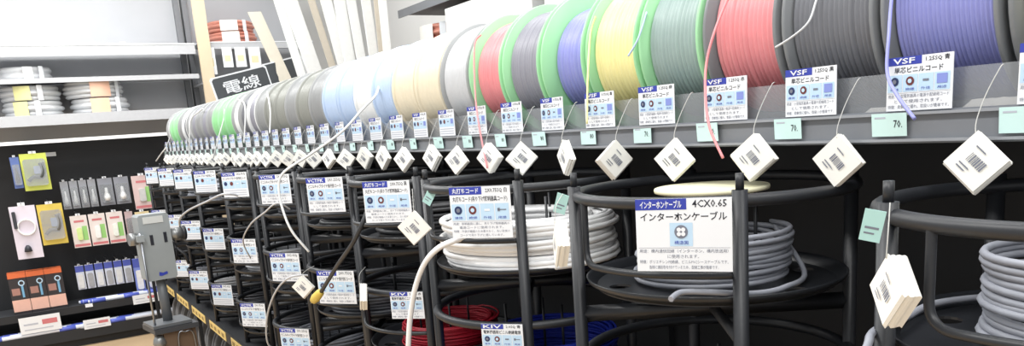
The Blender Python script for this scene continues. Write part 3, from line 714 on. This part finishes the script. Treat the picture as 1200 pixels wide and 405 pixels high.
# hanging packs
def hook(x_, z_, ya):
    ep('peg_hook', x_-0.003, x_+0.003, ya-0.03, YS+0.42, z_-0.003, z_+0.003, STEEL)
def pack(x0, x1, z0, z1, card, prod, label, group, style, yf=YS+0.02):
    w_, h_ = x1-x0, z1-z0
    t = thing('blister_pack', label, 'blister pack', ((x0+x1)/2, yf, z0), (0, 0, random.uniform(-0.06, 0.06)), group)
    ob('card', MB().box(-w_/2, w_/2, 0, 0.003, 0, h_*0.94).mesh('card', mat('card_%d_%d_%d' % card, card, 0.5, var=0.08, scale=18)), t)
    ob('hang_tab', MB().box(-w_*0.14, w_*0.14, 0.0005, 0.0025, h_*0.94, h_).mesh('hang_tab', WHITE), t)
    pm_ = mat('product_%d_%d_%d' % prod, prod, 0.4, var=0.2, scale=40)
    if style == 'lamp':
        ob('lamp_ring', MB().tube([(w_*0.05 + w_*0.34*math.cos(a/20*6.283), -0.012, h_*0.56 + w_*0.34*math.sin(a/20*6.283)) for a in range(20)], 0.007, 6, True).mesh('lamp_ring', pm_), t)
        ob('lamp_head', fixn(MB().lathe([(0, 0), (0.026, 0.004), (0.02, 0.035), (0.008, 0.05), (0, 0.05)], 14, 'z', (-w_*0.05, -0.02, h_*0.12)).mesh('lamp_head', MATS['product_52_54_62'] if 'product_52_54_62' in MATS else mat('product_52_54_62', (52, 54, 62), 0.4))), t)
        ob('lamp_clip', MB().rbox(-w_*0.42, -w_*0.28, -0.02, 0, h_*0.55, h_*0.85, 0.004).mesh('lamp_clip', mat('product_52_54_62', (52, 54, 62), 0.4)), t)
    elif style == 'tool':
        ob('tool_body', MB().tube(smooth_path([(-w_*0.32, -0.014, h_*0.25), (-w_*0.1, -0.016, h_*0.35), (w_*0.18, -0.016, h_*0.34), (w_*0.3, -0.014, h_*0.5), (w_*0.25, -0.012, h_*0.7)], 4), [0.012]*8 + [0.018]*9, 8).mesh('tool_body', pm_), t)
        ob('tool_plate', MB().rbox(-w_*0.05, w_*0.22, -0.022, 0, h_*0.42, h_*0.62, 0.005).mesh('tool_plate', mat('product_150_160_180', (150, 160, 180), 0.4)), t)
        ob('blister', MB().rbox(-w_*0.42, w_*0.42, -0.03, 0, h_*0.12, h_*0.8, 0.012).mesh('blister', BLISTER), t)
    elif style == 'small':
        ob('product', fixn(MB().lathe([(0, 0), (w_*0.2, h_*0.02), (w_*0.24, h_*0.15), (w_*0.12, h_*0.3), (w_*0.1, h_*0.45), (0, h_*0.47)], 12, 'z', (0, -0.012, h_*0.15)).mesh('product', pm_)), t)
        ob('blister', MB().rbox(-w_*0.4, w_*0.4, -0.026, 0, h_*0.1, h_*0.72, 0.006).mesh('blister', BLISTER), t)
    elif style == 'green':
        ob('product', MB().rbox(-w_*0.22, w_*0.10, -0.014, 0, h_*0.22, h_*0.58, 0.008).mesh('product', pm_), t)
        ob('colour_patch', MB().add(*flat(w_*0.12, w_*0.42, h_*0.2, h_*0.62, -0.001)).mesh('colour_patch', mat('leaf_print', (150, 200, 120), 0.5)), t)
        ob('base_band', MB().add(*flat(-w_*0.46, w_*0.46, h_*0.03, h_*0.10, -0.001)).mesh('base_band', mat('red_print', (206, 120, 124), 0.5)), t)
        ob('title_band', MB().add(*flat(-w_*0.3, w_*0.3, h_*0.74, h_*0.80, -0.001)).mesh('title_band', mat('red_print', (206, 120, 124), 0.5)), t)
    elif style == 'blue':
        ob('header_band', MB().add(*flat(-w_*0.5, w_*0.5, h_*0.68, h_*0.92, -0.001)).mesh('header_band', mat('mid_blue_print', (84, 98, 190), 0.5)), t)
        ob('product', MB().rbox(-w_*0.32, w_*0.32, -0.016, 0, h_*0.06, h_*0.6, 0.008).mesh('product', pm_), t)
    hook((x0+x1)/2, z1-0.006, yf)
    return t
G1 = 'packs hanging on the end shelving'
pack(-0.02, 0.035, -0.20, 0.03, (92, 112, 168), (60, 62, 70), 'blue card pack at the frame edge beside the yellow green pack', G1, 'small')
pack(0.04, 0.205, -0.225, 0.05, (196, 204, 92), (70, 74, 70), 'yellow green card pack hanging alone at the top row', G1, 'tool')
pack(-0.085, 0.075, -0.70, -0.30, (222, 214, 226), (236, 236, 240), 'pale lilac card pack with a ring lamp at the frame edge', G1, 'lamp')
pack(0.085, 0.245, -0.62, -0.31, (214, 188, 84), (96, 92, 84), 'yellow card pack with a dark tool under clear plastic', G1, 'tool', YS+0.015)
xs = [0.285, 0.345, 0.405, 0.465]
for i, x_ in enumerate(xs):
    pack(x_-0.026, x_+0.026, -0.385, -0.17, (150, 152, 158), (214, 216, 218), f'narrow silver grey blister pack, {nth(i+1)} of the narrow ones in the upper row', G1, 'small', YS+0.10)
for i, x_ in enumerate((0.555, 0.665)):
    pack(x_-0.05, x_+0.05, -0.385, -0.17, (140, 142, 150), (236, 236, 238), ('wide grey blister pack beside the narrow ones in the upper row', 'wide grey blister pack beside the pinkish pack in the upper row')[i], G1, 'small', YS+0.10)
pack(0.735, 0.875, -0.44, -0.17, (214, 190, 188), (196, 196, 196), 'pinkish card pack at the end of the upper row', G1, 'green', YS+0.08)
for i, x_ in enumerate((0.335, 0.455, 0.575)):
    pack(x_-0.055, x_+0.055, -0.67, -0.42, (226, 216, 212), ((206, 226, 150), (240, 240, 236), (232, 236, 228))[i], f'white card pack with green patch and red band, {nth(i+1)} of three', G1, 'green', YS+0.05)
pack(0.645, 0.70, -0.66, -0.43, (190, 168, 168), (110, 100, 104), 'narrow pinkish brown pack beside the three white packs', G1, 'small', YS+0.05)
pack(0.715, 0.815, -0.70, -0.44, (222, 204, 160), (120, 116, 108), 'cream card pack beside the measuring machine', G1, 'tool', YS+0.04)
for i in range(6):
    x_ = 0.285 + i*0.0655
    pack(x_-0.028, x_+0.028, -0.995, -0.80, (216, 222, 236), ((226, 228, 230), (170, 172, 178))[i % 2], f'small white and blue pack in the low row, {nth(i+1)} from the orange boxes', G1, 'blue', YS+0.14)
for i in range(3):
    x_ = 0.685 + i*0.085
    pack(x_-0.034, x_+0.034, -1.075, -0.80, (130, 146, 214), (236, 238, 242), f'tall blue and white pack in the low row, {nth(i+1)} of three', G1, 'blue', YS+0.14)
# orange lamp boxes
for i, x_ in enumerate((-0.125, -0.01, 0.105)):
    t = thing('lamp_box', f'orange topped carton with a lamp picture on black, {nth(i+1)} from the frame edge', 'carton', (x_ + 0.005, YS+0.13, -1.10), (0, 0, 0), 'orange lamp cartons')
    ob('carton', MB().box(-0.056, 0.056, -0.05, 0.05, 0, 0.30).mesh('carton', mat('black_carton', (50, 46, 50), 0.5)), t)
    ob('top_band', MB().box(-0.0562, 0.0562, -0.053, 0.0502, 0.265, 0.301).mesh('top_band', mat('orange_carton', (222, 112, 66), 0.5)), t)
    ob('pink_panel', MB().box(-0.0555, 0.0555, -0.053, -0.05, 0.02, 0.105).mesh('pink_panel', mat('pink_carton', (232, 186, 170), 0.5)), t)
    ob('lamp_ring_print', fixn(MB().lathe([(0.013, 0), (0.021, 0), (0.021, 0.001), (0.013, 0.001)], 20, 'y', (0.022, -0.0515, 0.225), close=True).mesh('lamp_ring_print', mat('sky_print', (190, 218, 240), 0.5))), t)
    ob('lamp_stem_print', MB().box(0.016, 0.030, -0.0512, -0.05, 0.12, 0.205).mesh('lamp_stem_print', mat('cyan_print', (120, 176, 214), 0.5)), t)
    ob('caption_print', MB().add(*flat(-0.045, 0.005, 0.14, 0.19, -0.0508)).mesh('caption_print', mat('dull_pink_print', (170, 126, 116), 0.5)), t)
# white notices
for lab, x0, x1, z0, z1, yy in [('large white price notice below the orange cartons', -0.16, 0.10, -1.235, -1.115, YS-0.012), ('white price notice in front of the upper blue tubes', 0.60, 0.79, -1.155, -1.085, YS+0.026), ('white price notice in front of the lower blue tubes', 0.24, 0.42, -1.275, -1.205, YS-0.012)]:
    t = thing('price_notice', lab, 'notice', ((x0+x1)/2, yy, z0), (0, 0, 0), 'white price notices')
    w_, h_ = x1-x0, z1-z0
    ob('board', MB().box(-w_/2, w_/2, 0, 0.002, 0, h_).mesh('board', WHITE), t)
    ob('red_print', MB().add(*flat(w_*0.05, w_*0.42, h_*0.45, h_*0.75, -0.001)).mesh('red_print', mat('red_print', (206, 120, 124), 0.5)), t)
    ob('grey_print', MB().add(*flat(-w_*0.4, -w_*0.05, h_*0.5, h_*0.6, -0.001)).add(*flat(-w_*0.4, w_*0.3, h_*0.2, h_*0.26, -0.001)).mesh('grey_print', mat('faint_print', (186, 190, 202), 0.6)), t)
    ob('holder', MB().box(-0.01, 0.01, 0.002, 0.012, 0.005, h_*0.5).mesh('holder', CLEAR), t)
BT = mat('blue_tube_film', (92, 108, 204), 0.35); WT = mat('white_tube_film', (228, 234, 246), 0.35)
for lab, xa, xb, z_, yy in [('blue and white packed tube lying on the upper low shelf, rear one', 0.24, 0.95, -1.10, YS+0.105), ('blue and white packed tube lying on the upper low shelf, front one', 0.30, 0.95, -1.10, YS+0.068),
                            ('blue and white packed tube on the lowest shelf, rear one', -0.3, 0.95, -1.265, YS+0.08), ('blue and white packed tube on the lowest shelf, middle one', -0.35, 0.95, -1.265, YS+0.045), ('blue and white packed tube on the lowest shelf, front one', -0.4, 0.9, -1.265, YS+0.012)]:
    t = thing('packed_tube', lab, 'tube', (xa, yy, z_), (0, 0, 0), 'packed tubes on the low shelves')
    Lx = xb - xa; r_ = 0.0165
    tb = ob('tube', MB().tube([(0, 0, r_), (0.03, 0, r_), (Lx, 0, r_)], [r_*0.6, r_, r_], 12).mesh('tube', WT), t)
    for u in (0.0, 0.36, 0.62): ob('blue_band', MB().tube([(Lx*u + 0.012, 0, r_), (Lx*u + 0.035, 0, r_), (Lx*u + 0.12, 0, r_)], [r_*0.86 if u == 0 else r_*1.03, r_*1.03, r_*1.03], 12).mesh('blue_band', BT), tb)

# ------------------------------------------------------------------ dark category sign above the reels
SG = mat('sign_dark', (70, 74, 78), 0.45)
def board_sign(label, loc, rot, w_, h_, txt):
    t = thing('category_sign', label, 'sign', loc, rot, 'dark category signs')
    ob('panel', MB().rbox(-w_/2, w_/2, 0, 0.012, 0, h_, 0.012).mesh('panel', WHITE), t)
    ob('face', MB().rbox(-w_/2+0.009, w_/2-0.009, -0.002, 0.001, 0.009, h_-0.009, 0.012).mesh('face', SG), t)
    me = txt and MB().add(*text_mesh(txt, -w_*0.32, h_*0.24, w_*0.32, h_*0.76, -0.003, 0.012))
    if txt: ob('lettering', me.mesh('lettering', WHITE), t)
    ob('mount', MB().box(-0.012, 0.012, 0.012, 0.03, -0.5, h_*0.9).mesh('mount', DECK), t)
board_sign('dark sign with two large white characters tilted above the reels', (1.305, 5.2, 0.283), (0, R(-12), 0), 0.36, 0.155, '電線')
board_sign('second dark sign partly hidden behind the leaning trunking', (1.76, 5.78, 0.40), (0, R(-12), 0), 0.30, 0.16, None)

# ------------------------------------------------------------------ leaning trunking sticks behind the reels
POLES = [(1.559, 5.6, 0.882, -0.326, 0.09, 'cream'), (1.665, 5.4, 0.895, -0.192, 0.06, 'white'), (1.718, 5.3, 0.88, -0.231, 0.10, 'white'), (1.80, 5.12, 0.85, -0.205, 0.045, 'beige'), (1.85, 5.02, 0.85, -0.16, 0.07, 'white'),
         (1.872, 4.88, 0.818, -0.06, 0.07, 'white'), (1.905, 4.77, 0.803, -0.07, 0.055, 'white'), (1.95, 4.66, 0.787, -0.041, 0.055, 'white'), (1.97, 4.56, 0.772, 0.0, 0.035, 'beige'), (1.957, 4.45, 0.739, 0.0, 0.045, 'white')]
PM = dict(white=mat('white_trunking', (240, 240, 238), 0.4), cream=mat('cream_trunking', (226, 218, 202), 0.45), beige=mat('beige_trunking', (206, 196, 180), 0.45))
for i, (x_, y_, z_, s, w_, c_) in enumerate(POLES):
    top = z_ + 0.6 if i else z_ + 0.0
    xb = x_ + s*(FZ - z_); xt = x_ + s*(top - z_)
    mb = MB(); h_ = w_/2; dpt = min(0.02, h_)
    vs_ = [(-h_, -dpt, 0), (h_, -dpt, 0), (h_, dpt, 0), (-h_, dpt, 0)]
    vs2 = [(v[0] + xt - xb, v[1], top - FZ) for v in vs_]
    mb.add(vs_ + vs2, [(0, 3, 2, 1), (4, 5, 6, 7), (0, 1, 5, 4), (1, 2, 6, 5), (2, 3, 7, 6), (3, 0, 4, 7)])
    t = thing('cable_trunking', f'{c_} plastic cable trunking stick leaning behind the reels, {nth(i+1)} from the dark sign', 'trunking', (xb, y_, FZ), (0, 0, R(-18)), 'trunking sticks behind the reels')
    ob('channel', mb.mesh('channel', PM[c_]), t)
    mb = MB(); e = h_*0.82
    vs_ = [(-e, -dpt-0.003, 0), (e, -dpt-0.003, 0), (e, -dpt, 0), (-e, -dpt, 0)]; vs2 = [(v[0] + xt - xb, v[1], top - FZ - 0.004) for v in vs_]
    mb.add(vs_ + vs2, [(0, 3, 2, 1), (4, 5, 6, 7), (0, 1, 5, 4), (1, 2, 6, 5), (2, 3, 7, 6), (3, 0, 4, 7)])
    ob('cover', mb.mesh('cover', PM[c_]), t)

# ------------------------------------------------------------------ wall shelf behind, with cartons and coils
XW = 2.1
t = thing('storage_shelving', 'grey shelving behind the reels with a white carton and an orange coil', 'shelving', (XW, 0.6, FZ))
ob('back_panel', MB().box(0.48, 0.50, 0, 3.95, 0, 2.6).mesh('back_panel', MATS['wall_paint']), t)
for (z, nme) in ((0.385, 0), (0.70, 1)):
    b = ob('shelf_board', MB().box(0.0, 0.48, 0, 3.95, z-0.02-FZ, z-FZ).mesh('shelf_board', DECK), t)
    ob('shelf_lip', MB().box(-0.006, 0.0, 0, 3.95, z-0.04-FZ, z+0.004-FZ).mesh('shelf_lip', PANEL if z < 0.5 else LIPM), b)
for yy in (0.02, 1.9, 3.93):
    ob('upright', MB().box(0.43, 0.48, yy-0.02, yy+0.02, 0, 2.6).mesh('upright', LIPM), t)
wrapped(2.345, 0.386, 0.225, 0.10, 3, ((240,238,232), 175, 215), 'orange cable coil on the shelf behind the reels, lower one', 4.28, RED)
wrapped(2.345, 0.487, 0.225, 0.10, 3, ((240,238,232), 165, 205), 'orange cable coil on the shelf behind the reels, upper one', 4.28, RED)
def carton(label, x0, x1, y0, y1, z0, z1):
    t = thing('carton', label, 'carton', ((x0+x1)/2, (y0+y1)/2, z0), (0, 0, 0), 'white cartons behind the reels')
    a, b, h_ = (x1-x0)/2, (y1-y0)/2, z1-z0
    ob('box', MB().box(-a, a, -b, b, 0, h_).mesh('box', mat('white_carton', (238, 238, 236), 0.6)), t)
    ob('tape', MB().box(-a-0.001, a, -0.025, 0.025, h_, h_+0.001).mesh('tape', mat('carton_tape', (210, 200, 178), 0.4)), t)
carton('wide white carton behind the red reel with green flanges', 2.12, 2.5, 3.15, 4.0, 0.386, 0.63)
carton('white carton behind the yellow reel', 2.12, 2.5, 2.1, 3.05, 0.386, 0.62)

# ------------------------------------------------------------------ lift everything from eye level to the floor at zero
for o in scene.objects:
    if o.parent is None and o.type not in ('CAMERA', 'LIGHT'): o.location.z += H
